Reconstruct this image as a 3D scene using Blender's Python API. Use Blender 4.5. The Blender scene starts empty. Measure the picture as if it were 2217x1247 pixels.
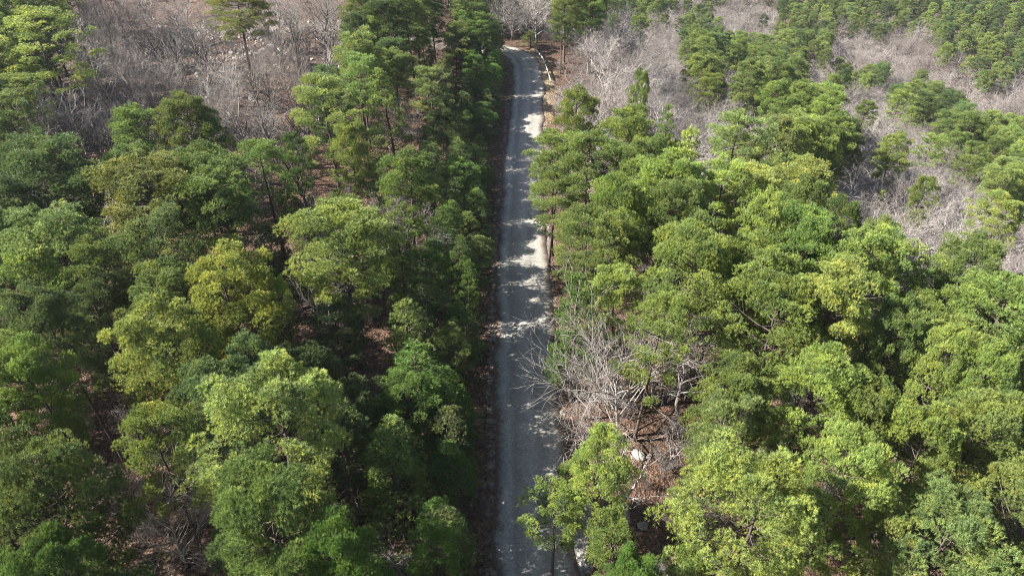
import bpy, math, random
import numpy as np
from mathutils import Vector

SC = bpy.context.scene
COL = SC.collection
R = math.radians

# ------------------------------------------------------------------ camera
CAM_Z, PITCH = 41.0, 36.0
FPX, PW, PH = 1500.0, 2217.0, 1247.0          # focal length in photo pixels
cam_data = bpy.data.cameras.new("camera")
cam = bpy.data.objects.new("camera", cam_data)
COL.objects.link(cam)
cam.location = (0, 0, CAM_Z)
cam.rotation_euler = (R(90 - PITCH), 0, 0)
cam_data.sensor_width = 36
cam_data.lens = 36 * FPX / PW
cam_data.clip_start = 0.5
cam_data.clip_end = 4000
SC.camera = cam

# ------------------------------------------------------------------ sky and sun
SUN_ELEV = 37.0
SUN_DIR = Vector((1.0, 0.13, 0)).normalized()  # the way the shadows fall on the ground
sun_az = math.atan2(-SUN_DIR.x, -SUN_DIR.y)    # towards the sun, clockwise from +Y
world = bpy.data.worlds.new("World")
SC.world = world
world.use_nodes = True
nt = world.node_tree
bg = nt.nodes["Background"]
sky = nt.nodes.new("ShaderNodeTexSky")
sky.sky_type = 'NISHITA'
sky.sun_disc = False
sky.sun_elevation = R(SUN_ELEV)
sky.sun_rotation = sun_az
nt.links.new(sky.outputs[0], bg.inputs[0])
bg.inputs[1].default_value = 0.052
sun_d = bpy.data.lights.new("sun", 'SUN')
sun_d.energy = 5.0
sun_d.angle = R(0.5)
sun_d.color = (1.0, 0.965, 0.895)
sun = bpy.data.objects.new("sun", sun_d)
COL.objects.link(sun)
ce = math.cos(R(SUN_ELEV))
ldir = Vector((SUN_DIR.x * ce, SUN_DIR.y * ce, -math.sin(R(SUN_ELEV))))
sun.rotation_euler = ldir.to_track_quat('-Z', 'Y').to_euler()

SC.view_settings.view_transform = 'Standard'
SC.view_settings.look = 'None'
SC.view_settings.exposure = 1.65
SC.view_settings.gamma = 1.0
SC.render.engine = 'CYCLES'
cy = SC.cycles
cy.max_bounces = 5
cy.diffuse_bounces = 3
cy.glossy_bounces = 1
cy.transmission_bounces = 3
cy.transparent_max_bounces = 4
cy.volume_bounces = 0
cy.use_denoising = True
cy.denoiser = 'OPENIMAGEDENOISE'
cy.denoising_input_passes = 'RGB_ALBEDO_NORMAL'
cy.denoising_prefilter = 'NONE'
cy.sample_clamp_indirect = 4.0
cy.filter_width = 0.9

# ------------------------------------------------------------------ maths of the place
SP, CP = math.sin(R(PITCH)), math.cos(R(PITCH))


def sstep(a, b, t):
    t = np.clip((t - a) / (b - a), 0, 1)
    return t * t * (3 - 2 * t)


def _hash(ix, iy):
    n = np.sin(ix * 127.1 + iy * 311.7) * 43758.5453
    return n - np.floor(n)


def vnoise(x, y):
    ix, iy = np.floor(x), np.floor(y)
    fx, fy = x - ix, y - iy
    fx, fy = fx * fx * (3 - 2 * fx), fy * fy * (3 - 2 * fy)
    a = _hash(ix, iy) * (1 - fx) + _hash(ix + 1, iy) * fx
    b = _hash(ix, iy + 1) * (1 - fx) + _hash(ix + 1, iy + 1) * fx
    return a * (1 - fy) + b * fy - 0.5


def ground_h(x, y):
    x = np.asarray(x, dtype=float)
    y = np.asarray(y, dtype=float)
    # left hillside climbs gently away from the road
    left = sstep(-6, -34, x) * (0.07 * np.maximum(0, y - 55)) * sstep(230, 150, y)
    left = left + sstep(-6, -20, x) * sstep(230, 160, y) * (0.9 * vnoise(x / 9.0, y / 7.0) + 0.5 * vnoise(x / 3.1, y / 2.7))
    # right side falls into the valley
    edge = 6.0 - np.maximum(0, y - 138) * 1.2
    m = sstep(0, 26, x - edge)
    plane = np.minimum(0, 14 - 0.25 * x - 0.15 * y)
    right = m * plane
    lim = -47.0
    k = 8.0                                    # smooth maximum with the valley floor
    d = right - lim
    right = lim + 0.5 * (d + np.sqrt(d * d + k * k)) - 0.5 * (math.sqrt(lim * lim + k * k) + lim)
    right = right * m
    rough = m * (1.6 * vnoise(x / 23.0, y / 19.0) + 0.7 * vnoise(x / 7.0, y / 8.0))
    far = sstep(260, 700, y + 0.3 * x) * 26.0
    return left + right + rough + far


def pix(X, Y, Z):
    """world point -> photo pixel and depth along the axis"""
    dz = Z - CAM_Z
    w = Y * CP - dz * SP
    v = -(Y * SP + dz * CP)
    if w < 1:
        return None
    return PW / 2 + FPX * X / w, PH / 2 + FPX * v / w, w


def at(px, py, height=0.0):
    """point of the terrain (raised by height) seen at a photo pixel"""
    a, b = (px - PW / 2) / FPX, (py - PH / 2) / FPX
    dx, dy, dz = a, CP - b * SP, -(SP + b * CP)
    t = np.arange(12.0, 900.0, 0.5)
    g = CAM_Z + dz * t - (ground_h(dx * t, dy * t) + height)
    i = int(np.argmax(g < 0)) or len(t) - 1
    t0, t1 = t[i - 1], t[i]
    for _ in range(12):
        tm = 0.5 * (t0 + t1)
        if CAM_Z + dz * tm - (float(ground_h(dx * tm, dy * tm)) + height) > 0:
            t0 = tm
        else:
            t1 = tm
    return dx * t0, dy * t0, t0


ROAD = [(2.6, -60), (2.2, -10), (1.8, 10), (1.5, 26), (1.2, 45), (1.05, 59), (1.2, 69), (1.7, 93), (2.3, 105), (2.8, 117), (2.5, 124.5),
        (1.2, 130), (-1.8, 133.4), (-7, 134.8), (-16, 134.5), (-34, 131), (-60, 128)]
ROAD_HALF = 2.75


def spline(pts, n=14):
    out = []
    P = [pts[0]] + list(pts) + [pts[-1]]
    for i in range(1, len(P) - 2):
        p0, p1, p2, p3 = (np.array(P[i + k], dtype=float) for k in (-1, 0, 1, 2))
        for j in range(n):
            t = j / n
            out.append(0.5 * ((2 * p1) + (-p0 + p2) * t + (2 * p0 - 5 * p1 + 4 * p2 - p3) * t * t + (-p0 + 3 * p1 - 3 * p2 + p3) * t ** 3))
    out.append(np.array(pts[-1], dtype=float))
    return np.array(out)


_c = spline(ROAD)
_s = np.concatenate([[0], np.cumsum(np.linalg.norm(np.diff(_c, axis=0), axis=1))])
_u = np.arange(0, _s[-1], 0.35)
ROADC = np.stack([np.interp(_u, _s, _c[:, 0]), np.interp(_u, _s, _c[:, 1])], axis=1)


def road_dist(x, y):
    d = ROADC[::4] - np.array([x, y])
    return float(np.sqrt((d * d).sum(axis=1).min()))


# ------------------------------------------------------------------ materials
def new_mat(name):
    m = bpy.data.materials.new(name)
    m.use_nodes = True
    t = m.node_tree
    b = t.nodes["Principled BSDF"]
    b.inputs["Specular IOR Level"].default_value = 0.25
    return m, t, b


def N(t, kind, **kw):
    n = t.nodes.new(kind)
    for k, v in kw.items():
        if k in n.inputs.keys():
            n.inputs[k].default_value = v
        else:
            setattr(n, k, v)
    return n


def ramp(t, src, stops):
    r = t.nodes.new("ShaderNodeValToRGB")
    els = r.color_ramp.elements
    while len(els) < len(stops):
        els.new(0.5)
    for e, (p, c) in zip(els, stops):
        e.position = p
        e.color = (*c, 1)
    t.links.new(src, r.inputs[0])
    return r.outputs[0]


def mixc(t, fac, a, b, mode='MIX'):
    n = t.nodes.new("ShaderNodeMix")
    n.data_type = 'RGBA'
    n.blend_type = mode
    for i, v in ((0, fac), (6, a), (7, b)):
        if isinstance(v, (int, float)):
            n.inputs[i].default_value = v
        elif isinstance(v, tuple):
            n.inputs[i].default_value = (*v, 1)
        else:
            t.links.new(v, n.inputs[i])
    return n.outputs[2]


def noise(t, scale, detail=4, rough=0.6, coord=None):
    n = N(t, "ShaderNodeTexNoise", Scale=scale, Detail=detail, Roughness=rough)
    if coord:
        t.links.new(coord, n.inputs["Vector"])
    return n


def foliage_mat(name="pine_needles", col=None):
    m, t, b = new_mat(name)
    oi = t.nodes.new("ShaderNodeObjectInfo")
    at_ = N(t, "ShaderNodeAttribute", attribute_name="tone")
    # tone: 0..1 of each tuft: old dark needles to fresh pale tips
    sc = ramp(t, at_.outputs["Fac"], [(0.0, (0.50, 0.56, 0.62)), (0.45, (0.92, 0.96, 0.90)), (0.8, (1.22, 1.20, 1.02)), (1.0, (1.48, 1.44, 1.25))])
    c = mixc(t, 1.0, col if col else oi.outputs["Color"], sc, 'MULTIPLY')
    tc = t.nodes.new("ShaderNodeTexCoord")
    n1 = noise(t, 0.55, 3, 0.6, tc.outputs["Object"])
    pc = ramp(t, n1.outputs[0], [(0.32, (0.80, 0.88, 0.98)), (0.5, (1.0, 1.0, 1.0)), (0.66, (1.22, 1.10, 0.92))])
    c = mixc(t, 1.0, c, pc, 'MULTIPLY')
    hs = N(t, "ShaderNodeHueSaturation", Saturation=1.0)
    mr = N(t, "ShaderNodeMapRange")
    mr.inputs[3].default_value = 0.84 if not col else 0.7
    mr.inputs[4].default_value = 1.18 if not col else 1.3
    t.links.new(oi.outputs["Random"], mr.inputs[0])
    t.links.new(mr.outputs[0], hs.inputs["Value"])
    t.links.new(c, hs.inputs["Color"])
    t.links.new(hs.outputs[0], b.inputs["Base Color"])
    b.inputs["Roughness"].default_value = 0.5
    b.inputs["Specular IOR Level"].default_value = 0.35
    tr = t.nodes.new("ShaderNodeBsdfTranslucent")
    t.links.new(hs.outputs[0], tr.inputs[0])
    mx = t.nodes.new("ShaderNodeMixShader")
    mx.inputs[0].default_value = 0.30
    t.links.new(b.outputs[0], mx.inputs[1])
    t.links.new(tr.outputs[0], mx.inputs[2])
    t.links.new(mx.outputs[0], t.nodes["Material Output"].inputs[0])
    return m


def bark_mat(name, dark, light, scale=6.0, obj_tint=False, tint=None):
    m, t, b = new_mat(name)
    tc = t.nodes.new("ShaderNodeTexCoord")
    mp = N(t, "ShaderNodeMapping")
    mp.inputs["Scale"].default_value = (1, 1, 0.25)
    t.links.new(tc.outputs["Object"], mp.inputs[0])
    n = noise(t, scale, 5, 0.7, mp.outputs[0])
    c = ramp(t, n.outputs[0], [(0.3, dark), (0.7, light)])
    if obj_tint:
        oi = t.nodes.new("ShaderNodeObjectInfo")
        c = mixc(t, 1.0, c, oi.outputs["Color"], 'MULTIPLY')
    if tint:
        c = mixc(t, 1.0, c, tint, 'MULTIPLY')
    t.links.new(c, b.inputs["Base Color"])
    b.inputs["Roughness"].default_value = 0.9
    bp = N(t, "ShaderNodeBump", Strength=0.5, Distance=0.03)
    t.links.new(n.outputs[0], bp.inputs["Height"])
    t.links.new(bp.outputs[0], b.inputs["Normal"])
    return m


def ground_mat():
    m, t, b = new_mat("leaf_litter")
    geo = t.nodes.new("ShaderNodeNewGeometry")
    P = geo.outputs["Position"]
    n1 = noise(t, 0.12, 4, 0.6, P)
    n2 = noise(t, 1.3, 5, 0.7, P)
    n3 = noise(t, 7.0, 3, 0.8, P)
    vo = N(t, "ShaderNodeTexVoronoi", Scale=6.0)
    t.links.new(P, vo.inputs["Vector"])
    base = ramp(t, n1.outputs[0], [(0.3, (0.080, 0.050, 0.037)), (0.55, (0.126, 0.083, 0.061)), (0.75, (0.155, 0.114, 0.088))])
    mid = ramp(t, n2.outputs[0], [(0.30, (0.45, 0.42, 0.42)), (0.5, (0.95, 0.92, 0.9)), (0.72, (1.5, 1.42, 1.35))])
    c = mixc(t, 1.0, base, mid, 'MULTIPLY')
    leaf = ramp(t, vo.outputs["Color"], [(0.15, (0.45, 0.42, 0.40)), (0.5, (1.0, 0.96, 0.9)), (0.85, (1.75, 1.6, 1.45))])
    c = mixc(t, 0.8, c, leaf, 'MULTIPLY')
    grit = ramp(t, n3.outputs[0], [(0.35, (0.6, 0.6, 0.6)), (0.65, (1.3, 1.3, 1.3))])
    c = mixc(t, 0.6, c, grit, 'MULTIPLY')
    # zones painted per vertex: R = grey stony / bare wood floor, G = tan dry grass verge, B = gravel spill
    at_ = N(t, "ShaderNodeAttribute", attribute_name="zone")
    sp = t.nodes.new("ShaderNodeSeparateColor")
    t.links.new(at_.outputs["Color"], sp.inputs[0])

    def masked(ch, scale, lo, hi):
        nn = noise(t, scale, 5, 0.7, P)
        a = N(t, "ShaderNodeMath", operation='ADD')
        t.links.new(sp.outputs[ch], a.inputs[0])
        t.links.new(nn.outputs[0], a.inputs[1])
        mr = N(t, "ShaderNodeMapRange")
        mr.inputs[1].default_value = lo
        mr.inputs[2].default_value = hi
        t.links.new(a.outputs[0], mr.inputs[0])
        return mr.outputs[0]
    stone = mixc(t, 1.0, (0.135, 0.105, 0.09), grit, 'MULTIPLY')
    stone = mixc(t, 0.8, stone, leaf, 'MULTIPLY')
    c = mixc(t, masked(0, 0.6, 0.85, 1.25), c, stone)
    grass = mixc(t, 1.0, (0.24, 0.185, 0.11), leaf, 'MULTIPLY')
    c = mixc(t, masked(1, 0.9, 0.9, 1.2), c, grass)
    gravel = mixc(t, 1.0, (0.32, 0.295, 0.26), grit, 'MULTIPLY')
    c = mixc(t, masked(2, 1.6, 0.92, 1.15), c, gravel)
    t.links.new(c, b.inputs["Base Color"])
    b.inputs["Roughness"].default_value = 0.95
    bp = N(t, "ShaderNodeBump", Strength=0.9, Distance=0.12)
    ad = N(t, "ShaderNodeMath", operation='ADD')
    t.links.new(n2.outputs[0], ad.inputs[0])
    t.links.new(vo.outputs["Distance"], ad.inputs[1])
    t.links.new(ad.outputs[0], bp.inputs["Height"])
    t.links.new(bp.outputs[0], b.inputs["Normal"])
    return m


def road_mat():
    m, t, b = new_mat("gravel")
    geo = t.nodes.new("ShaderNodeNewGeometry")
    P = geo.outputs["Position"]
    n1 = noise(t, 0.25, 4, 0.6, P)
    n2 = noise(t, 5.0, 5, 0.75, P)
    vo = N(t, "ShaderNodeTexVoronoi", Scale=11.0)
    t.links.new(P, vo.inputs["Vector"])
    base = ramp(t, n1.outputs[0], [(0.3, (0.285, 0.27, 0.24)), (0.7, (0.365, 0.345, 0.31))])
    g = ramp(t, n2.outputs[0], [(0.3, (0.72, 0.72, 0.72)), (0.65, (1.15, 1.15, 1.15))])
    c = mixc(t, 1.0, base, g, 'MULTIPLY')
    st = ramp(t, vo.outputs["Color"], [(0.1, (0.75, 0.75, 0.77)), (0.8, (1.2, 1.19, 1.16))])
    c = mixc(t, 0.8, c, st, 'MULTIPLY')
    # compacted wheel tracks, by the lane coordinate stored on the mesh (-1..1)
    at_ = N(t, "ShaderNodeAttribute", attribute_name="lane")
    wv = N(t, "ShaderNodeMath", operation='MULTIPLY')
    t.links.new(at_.outputs["Fac"], wv.inputs[0])
    nn = noise(t, 0.5, 3, 0.6, P)
    ad = N(t, "ShaderNodeMath", operation='MULTIPLY_ADD')
    ad.inputs[1].default_value = 0.14
    t.links.new(nn.outputs[0], ad.inputs[0])
    t.links.new(at_.outputs["Fac"], ad.inputs[2])
    wv.inputs[1].default_value = 1.0
    t.links.new(ad.outputs[0], wv.inputs[0])
    cr = ramp(t, wv.outputs[0], [(0.0, (0.86, 0.84, 0.80)), (0.17, (0.88, 0.88, 0.89)), (0.27, (1.18, 1.18, 1.18)), (0.36, (0.82, 0.81, 0.79)),
                                 (0.50, (1.02, 1.01, 1.0)), (0.60, (1.15, 1.15, 1.15)), (0.72, (0.86, 0.85, 0.83)), (0.84, (1.08, 1.07, 1.06)), (1.0, (0.95, 0.90, 0.84))])
    c = mixc(t, 1.0, c, cr, 'MULTIPLY')
    # needles and leaves blown in from both sides
    n5 = noise(t, 1.1, 6, 0.75, P)
    ed = ramp(t, at_.outputs["Fac"], [(0.0, (0.60, 0.60, 0.60)), (0.08, (0.28, 0.28, 0.28)), (0.17, (0.0, 0.0, 0.0)), (0.82, (0.0, 0.0, 0.0)), (0.93, (0.26, 0.26, 0.26)), (1.0, (0.55, 0.55, 0.55))])
    ea = N(t, "ShaderNodeMath", operation='ADD')
    t.links.new(ed, ea.inputs[0])
    t.links.new(n5.outputs[0], ea.inputs[1])
    em = N(t, "ShaderNodeMapRange")
    em.inputs[1].default_value = 0.66
    em.inputs[2].default_value = 0.92
    t.links.new(ea.outputs[0], em.inputs[0])
    lv = mixc(t, 1.0, (0.15, 0.105, 0.08), st, 'MULTIPLY')
    c = mixc(t, em.outputs[0], c, lv)
    t.links.new(c, b.inputs["Base Color"])
    b.inputs["Roughness"].default_value = 0.95
    bp = N(t, "ShaderNodeBump", Strength=0.5, Distance=0.03)
    t.links.new(n2.outputs[0], bp.inputs["Height"])
    t.links.new(bp.outputs[0], b.inputs["Normal"])
    return m


def rock_mat():
    m, t, b = new_mat("pale_rock")
    tc = t.nodes.new("ShaderNodeTexCoord")
    n = noise(t, 2.2, 6, 0.7, tc.outputs["Object"])
    c = ramp(t, n.outputs[0], [(0.3, (0.16, 0.145, 0.13)), (0.5, (0.34, 0.315, 0.285)), (0.7, (0.46, 0.43, 0.39))])
    t.links.new(c, b.inputs["Base Color"])
    b.inputs["Roughness"].default_value = 0.9
    bp = N(t, "ShaderNodeBump", Strength=0.6, Distance=0.08)
    t.links.new(n.outputs[0], bp.inputs["Height"])
    t.links.new(bp.outputs[0], b.inputs["Normal"])
    return m


def metal_mat():
    m, t, b = new_mat("galvanised_steel")
    n = noise(t, 3.0, 4, 0.6)
    c = ramp(t, n.outputs[0], [(0.3, (0.70, 0.71, 0.72)), (0.7, (0.82, 0.82, 0.82))])
    t.links.new(c, b.inputs["Base Color"])
    b.inputs["Metallic"].default_value = 0.0
    b.inputs["Roughness"].default_value = 0.5
    return m


M_NEEDLE = foliage_mat()
M_PBARK = bark_mat("pine_bark", (0.045, 0.035, 0.03), (0.15, 0.115, 0.095))
M_GBARK = bark_mat("grey_bark", (0.19, 0.17, 0.158), (0.36, 0.335, 0.315), 5.0, True)
M_GROUND = ground_mat()
M_ROAD = road_mat()
M_ROCK = rock_mat()
M_STEEL = metal_mat()
M_POST = bark_mat("weathered_post", (0.12, 0.09, 0.07), (0.26, 0.2, 0.16))


# ------------------------------------------------------------------ mesh helpers
def mesh_from(name, verts, faces_loops, sizes, mats, mat_idx=None, smooth=False, attrs=None):
    """verts (n,3); faces_loops flat vertex indices; sizes per-face corner counts"""
    me = bpy.data.meshes.new(name)
    verts = np.asarray(verts, dtype=np.float32)
    loops = np.asarray(faces_loops, dtype=np.int32).ravel()
    sizes = np.asarray(sizes, dtype=np.int32)
    me.vertices.add(len(verts))
    me.vertices.foreach_set("co", verts.ravel())
    me.loops.add(len(loops))
    me.loops.foreach_set("vertex_index", loops)
    me.polygons.add(len(sizes))
    starts = np.concatenate([[0], np.cumsum(sizes)[:-1]]).astype(np.int32)
    me.polygons.foreach_set("loop_start", starts)
    for m in mats:
        me.materials.append(m)
    if mat_idx is not None:
        me.polygons.foreach_set("material_index", np.asarray(mat_idx, dtype=np.int32))
    me.update(calc_edges=True)
    if smooth:
        me.polygons.foreach_set("use_smooth", np.ones(len(sizes), dtype=bool))
    for nm, dom, typ, arr in (attrs or []):
        a = me.attributes.new(nm, typ, dom)
        a.data.foreach_set("color" if typ == 'FLOAT_COLOR' else "value", np.asarray(arr, dtype=np.float32).ravel())
    me.validate()
    return me


class Tubes:
    """collects tapering tubes along polylines into one mesh"""

    def __init__(self):
        self.v, self.f, self.n = [], [], 0

    def add(self, pts, radii, sides=5, cap=False):
        pts = np.asarray(pts, dtype=float)
        k = len(pts)
        tan = np.gradient(pts, axis=0)
        tan /= np.linalg.norm(tan, axis=1)[:, None] + 1e-9
        ref = np.array([0.31, 0.87, 0.38]) if abs(tan[0][2]) > 0.6 else np.array([0.05, 0.1, 0.99])
        a = np.cross(tan, ref)
        a /= np.linalg.norm(a, axis=1)[:, None] + 1e-9
        b = np.cross(tan, a)
        ang = np.arange(sides) * 2 * math.pi / sides
        ring = (a[:, None, :] * np.cos(ang)[None, :, None] + b[:, None, :] * np.sin(ang)[None, :, None]) * np.asarray(radii)[:, None, None]
        V = (pts[:, None, :] + ring).reshape(-1, 3)
        i = np.arange(k - 1)[:, None] * sides
        j = np.arange(sides)[None, :]
        j2 = (j + 1) % sides
        F = np.stack([i + j, i + j2, i + sides + j2, i + sides + j], axis=-1).reshape(-1, 4) + self.n
        self.v.append(V)
        self.f.append(F)
        self.n += len(V)

    def mesh(self, name, mat):
        V = np.concatenate(self.v)
        F = np.concatenate(self.f)
        return mesh_from(name, V, F, np.full(len(F), 4), [mat], smooth=True)


def unit(v):
    return v / (np.linalg.norm(v, axis=-1, keepdims=True) + 1e-9)


def blades(rng, centers, axes, n_bl, length, width, tone):
    """needle tufts: n_bl thin triangles fanned around each axis"""
    T = len(centers)
    d = rng.normal(size=(T, n_bl, 3))
    d = unit(d)
    dirs = unit(axes[:, None, :] * 1.0 + d * 0.72)
    L = length * rng.uniform(0.7, 1.15, size=(T, n_bl, 1))
    side = unit(np.cross(dirs, np.array([0, 0, 1.0]) + 0.55 * rng.normal(size=(T, n_bl, 3))))
    base = centers[:, None, :] - dirs * 0.04
    v0 = base - side * width * 0.5
    v1 = base + dirs * L
    v2 = base + side * width * 0.5
    # a bent kite reads as a bundle of needles instead of a flat spike
    V = np.stack([v0, v1, v2], axis=2).reshape(-1, 3)
    F = np.arange(len(V)).reshape(-1, 3)
    tn = np.repeat(tone, n_bl)
    tn = np.clip(tn + rng.normal(scale=0.08, size=len(tn)), 0, 1)
    return V, F, tn


def pine_variant(seed, H, Rad, base, kind):
    """returns (trunk mesh, crown mesh). kind: round, open, spire"""
    rng = np.random.default_rng(seed)
    tb = Tubes()
    # trunk
    n = 9
    zz = np.linspace(0, H * 0.97, n)
    wob = np.cumsum(rng.normal(scale=0.10, size=(n, 2)), axis=0) * np.linspace(0, 1, n)[:, None]
    tp = np.concatenate([wob, zz[:, None]], axis=1)
    r0 = 0.011 * H + 0.04
    rad = r0 * (1 - np.linspace(0, 1, n) ** 1.3 * 0.9)
    rad[0] *= 1.25
    tp[0, 2] = -0.6
    tb.add(tp, rad, 8)

    def on_trunk(z):
        return np.array([np.interp(z, zz, tp[:, 0]), np.interp(z, zz, tp[:, 1]), z])
    puffs = []
    if kind == 'spire':
        nb = int(H * 5.5)
    elif kind == 'open':
        nb = 30
    else:
        nb = 50
    lob = rng.uniform(0, 2 * math.pi, 3)
    for i in range(nb):
        t = (i + rng.uniform(0, 1)) / nb                 # 0 crown base .. 1 top
        z = base + (H * 0.95 - base) * t ** 0.85
        az = i * 2.39996 + rng.normal(scale=0.35)
        if kind == 'spire':
            L = Rad * (1 - t) ** 0.75 * rng.uniform(0.75, 1.15) + 0.15
            elev = rng.uniform(-0.05, 0.35) + 0.5 * t
            pr = 0.42 * (0.65 + 0.5 * (1 - t))
        else:
            prof = math.sqrt(max(0.02, 1 - ((t - 0.34) / 0.68) ** 2)) if t > 0.34 else 0.72 + 0.28 * (t / 0.34)
            asym = 1 + 0.20 * math.sin(az + lob[0]) + 0.14 * math.sin(2 * az + lob[1])
            L = Rad * prof * asym * rng.uniform(0.66, 1.08)
            elev = rng.uniform(-0.15, 0.2) + 0.85 * t
            pr = rng.uniform(0.45, 0.85)
        st = on_trunk(z)
        z_rise = L * math.sin(elev + 0.15) * (0.75 if kind != 'spire' else 1)
        hd = np.array([math.cos(az), math.sin(az), 0])
        k = 5
        s = np.linspace(0, 1, k)
        sag = -0.10 * L * np.sin(s * math.pi) * (1 - t)
        lat = np.array([-hd[1], hd[0], 0]) * rng.normal(scale=0.12) * L
        bp = st + hd * (L * s)[:, None] + lat * (s ** 2)[:, None]
        bp[:, 2] += z_rise * s ** 1.2 + sag
        br = (0.018 + 0.012 * L) * (1 - s * 0.8)
        tb.add(bp, br, 4)
        puffs.append((bp[-1], pr, t))
        nsub = 1 if kind == 'spire' else 3
        if kind == 'spire' and L < 0.5:
            nsub = 0
        for q in range(nsub):
            f = rng.uniform(0.35, 0.95)
            p0 = np.array([np.interp(f, s, bp[:, c]) for c in range(3)])
            a2 = az + rng.choice([-1, 1]) * rng.uniform(0.5, 1.2)
            l2 = (0.32 if kind != 'spire' else 0.22) * L * rng.uniform(0.6, 1.25) + 0.25
            p1 = p0 + np.array([math.cos(a2) * l2, math.sin(a2) * l2, l2 * rng.uniform(0.05, 0.55)])
            tb.add(np.array([p0, (p0 + p1) / 2 + [0, 0, -0.03], p1]), [0.022, 0.016, 0.008], 3)
            puffs.append((p1, pr * rng.uniform(0.7, 1.0), t))
    puffs.append((on_trunk(H * 0.955), 0.5 if kind != 'spire' else 0.25, 1.0))
    C, A, T = [], [], []
    for c, r, t in puffs:
        nt_ = int((66 if kind != 'open' else 56) * (r / 0.65) ** 2) + 4
        if kind == 'spire':
            nt_ = int(80 * (r / 0.65) ** 2) + 5
        d = unit(rng.normal(size=(nt_, 3)))
        d[:, 2] = np.where(d[:, 2] < -0.35, -d[:, 2] * 0.6, d[:, 2])
        rr = r * rng.uniform(0.35, 1.0, size=(nt_, 1)) ** 0.45
        p = c + d * rr * np.array([1.0, 1.0, 0.82])
        C.append(p)
        A.append(unit(d * 0.75 + np.array([0, 0, 0.65])))
        pt = rng.normal(0.44, 0.15)                       # each puff has its own tone
        T.append(np.clip(pt + rng.normal(scale=0.20, size=nt_), 0, 1))
    C, A, T = np.concatenate(C), np.concatenate(A), np.concatenate(T)
    V, F, tn = blades(rng, C, A, 20, 0.235 if kind != 'spire' else 0.18, 0.0245 if kind != 'spire' else 0.023, T)
    crown = mesh_from("pine_crown", V, F, np.full(len(F), 3), [M_NEEDLE], attrs=[("tone", 'FACE', 'FLOAT', tn)])
    return tb.mesh("pine_trunk", M_PBARK), crown


def bare_variant(seed, H, spread, kind):
    """leafless tree: trunk mesh and a crown mesh of forked limbs and twigs"""
    rng = np.random.default_rng(seed)
    tt, cc = Tubes(), Tubes()

    def limb(p, d, L, r, lvl, up):
        k = 5 if lvl < 2 else (4 if lvl == 2 else 3)
        pts = [p]
        dirs = [d]
        for i in range(k - 1):
            d = unit(d + rng.normal(scale=(0.07 + 0.035 * lvl) if kind == 'fan' else (0.13 + 0.03 * lvl), size=3) + np.array([0, 0, up]))
            pts.append(pts[-1] + d * L / (k - 1))
            dirs.append(d)
        pts = np.array(pts)
        s = np.linspace(0, 1, k)
        (tt if lvl == 0 else cc).add(pts, r * (1 - 0.72 * s), (7, 5, 4, 3, 3, 3)[lvl])
        return pts, dirs, s

    lo = {'shrub': 0.02, 'fan': 0.16}.get(kind, 0.35)
    th = H * {'gnarly': 0.8, 'fan': 0.5}.get(kind, 0.62)
    r0 = 0.011 * H + 0.03
    pts, dirs, s = limb(np.array([0, 0, -0.4]), np.array([0, 0, 1.0]), th, r0, 0, 0.10)
    counts = {'upright': (11, 5, 4), 'spread': (15, 6, 5, 2), 'gnarly': (9, 4, 3, 2), 'shrub': (14, 5, 4, 3), 'fan': (15, 7, 5, 3)}[kind]
    ln = {'upright': 0.34, 'spread': 0.46, 'gnarly': 0.40, 'shrub': 0.6, 'fan': 0.62}[kind] * H * spread

    def grow(p, d, L, r, lvl):
        up = {'upright': 0.10, 'spread': 0.06, 'gnarly': 0.0, 'shrub': 0.09, 'fan': 0.05}[kind]
        P_, D_, S_ = limb(p, d, L, r, lvl, up)
        if lvl >= len(counts):
            return
        for q in range(counts[lvl]):
            f = rng.uniform(0.25, 1.0)
            i = min(int(f * (len(P_) - 1)), len(P_) - 2)
            fr = f * (len(P_) - 1) - i
            pp = P_[i] * (1 - fr) + P_[i + 1] * fr
            ax = unit(rng.normal(size=3))
            dd = unit(D_[i] + ax * rng.uniform(0.55, 0.95))
            grow(pp, dd, L * rng.uniform(0.42, 0.66), max(0.015 if kind == 'upright' else 0.012, r * (1 - 0.6 * f) * 0.56), lvl + 1)
    for i in range(counts[0]):
        f = lo + (1 - lo) * (i + rng.uniform(0, 1)) / counts[0]
        j = min(int(f * (len(pts) - 1)), len(pts) - 2)
        fr = f * (len(pts) - 1) - j
        pp = pts[j] * (1 - fr) + pts[j + 1] * fr
        az = i * 2.39996 + rng.normal(scale=0.4)
        el = {'upright': 0.95, 'spread': 0.80, 'gnarly': 0.35, 'shrub': 0.9, 'fan': 0.72}[kind] + rng.normal(scale=0.15)
        dd = np.array([math.cos(az) * math.cos(el), math.sin(az) * math.cos(el), math.sin(el)])
        grow(pp, dd, ln * rng.uniform(0.7, 1.1) * (1.15 - 0.35 * f), r0 * ((0.62 if kind == 'upright' else 0.5) - 0.2 * f), 1)
    return tt.mesh("bare_trunk", M_GBARK), cc.mesh("bare_crown", M_GBARK)


# ------------------------------------------------------------------ objects and their tags
THINGS = []        # (object, category, px, py, size_px)


def put(mesh, name, parent=None, kind=None):
    o = bpy.data.objects.new(name, mesh)
    COL.objects.link(o)
    if parent is not None:
        o.parent = parent
    if kind:
        o['kind'] = kind
    return o


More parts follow.
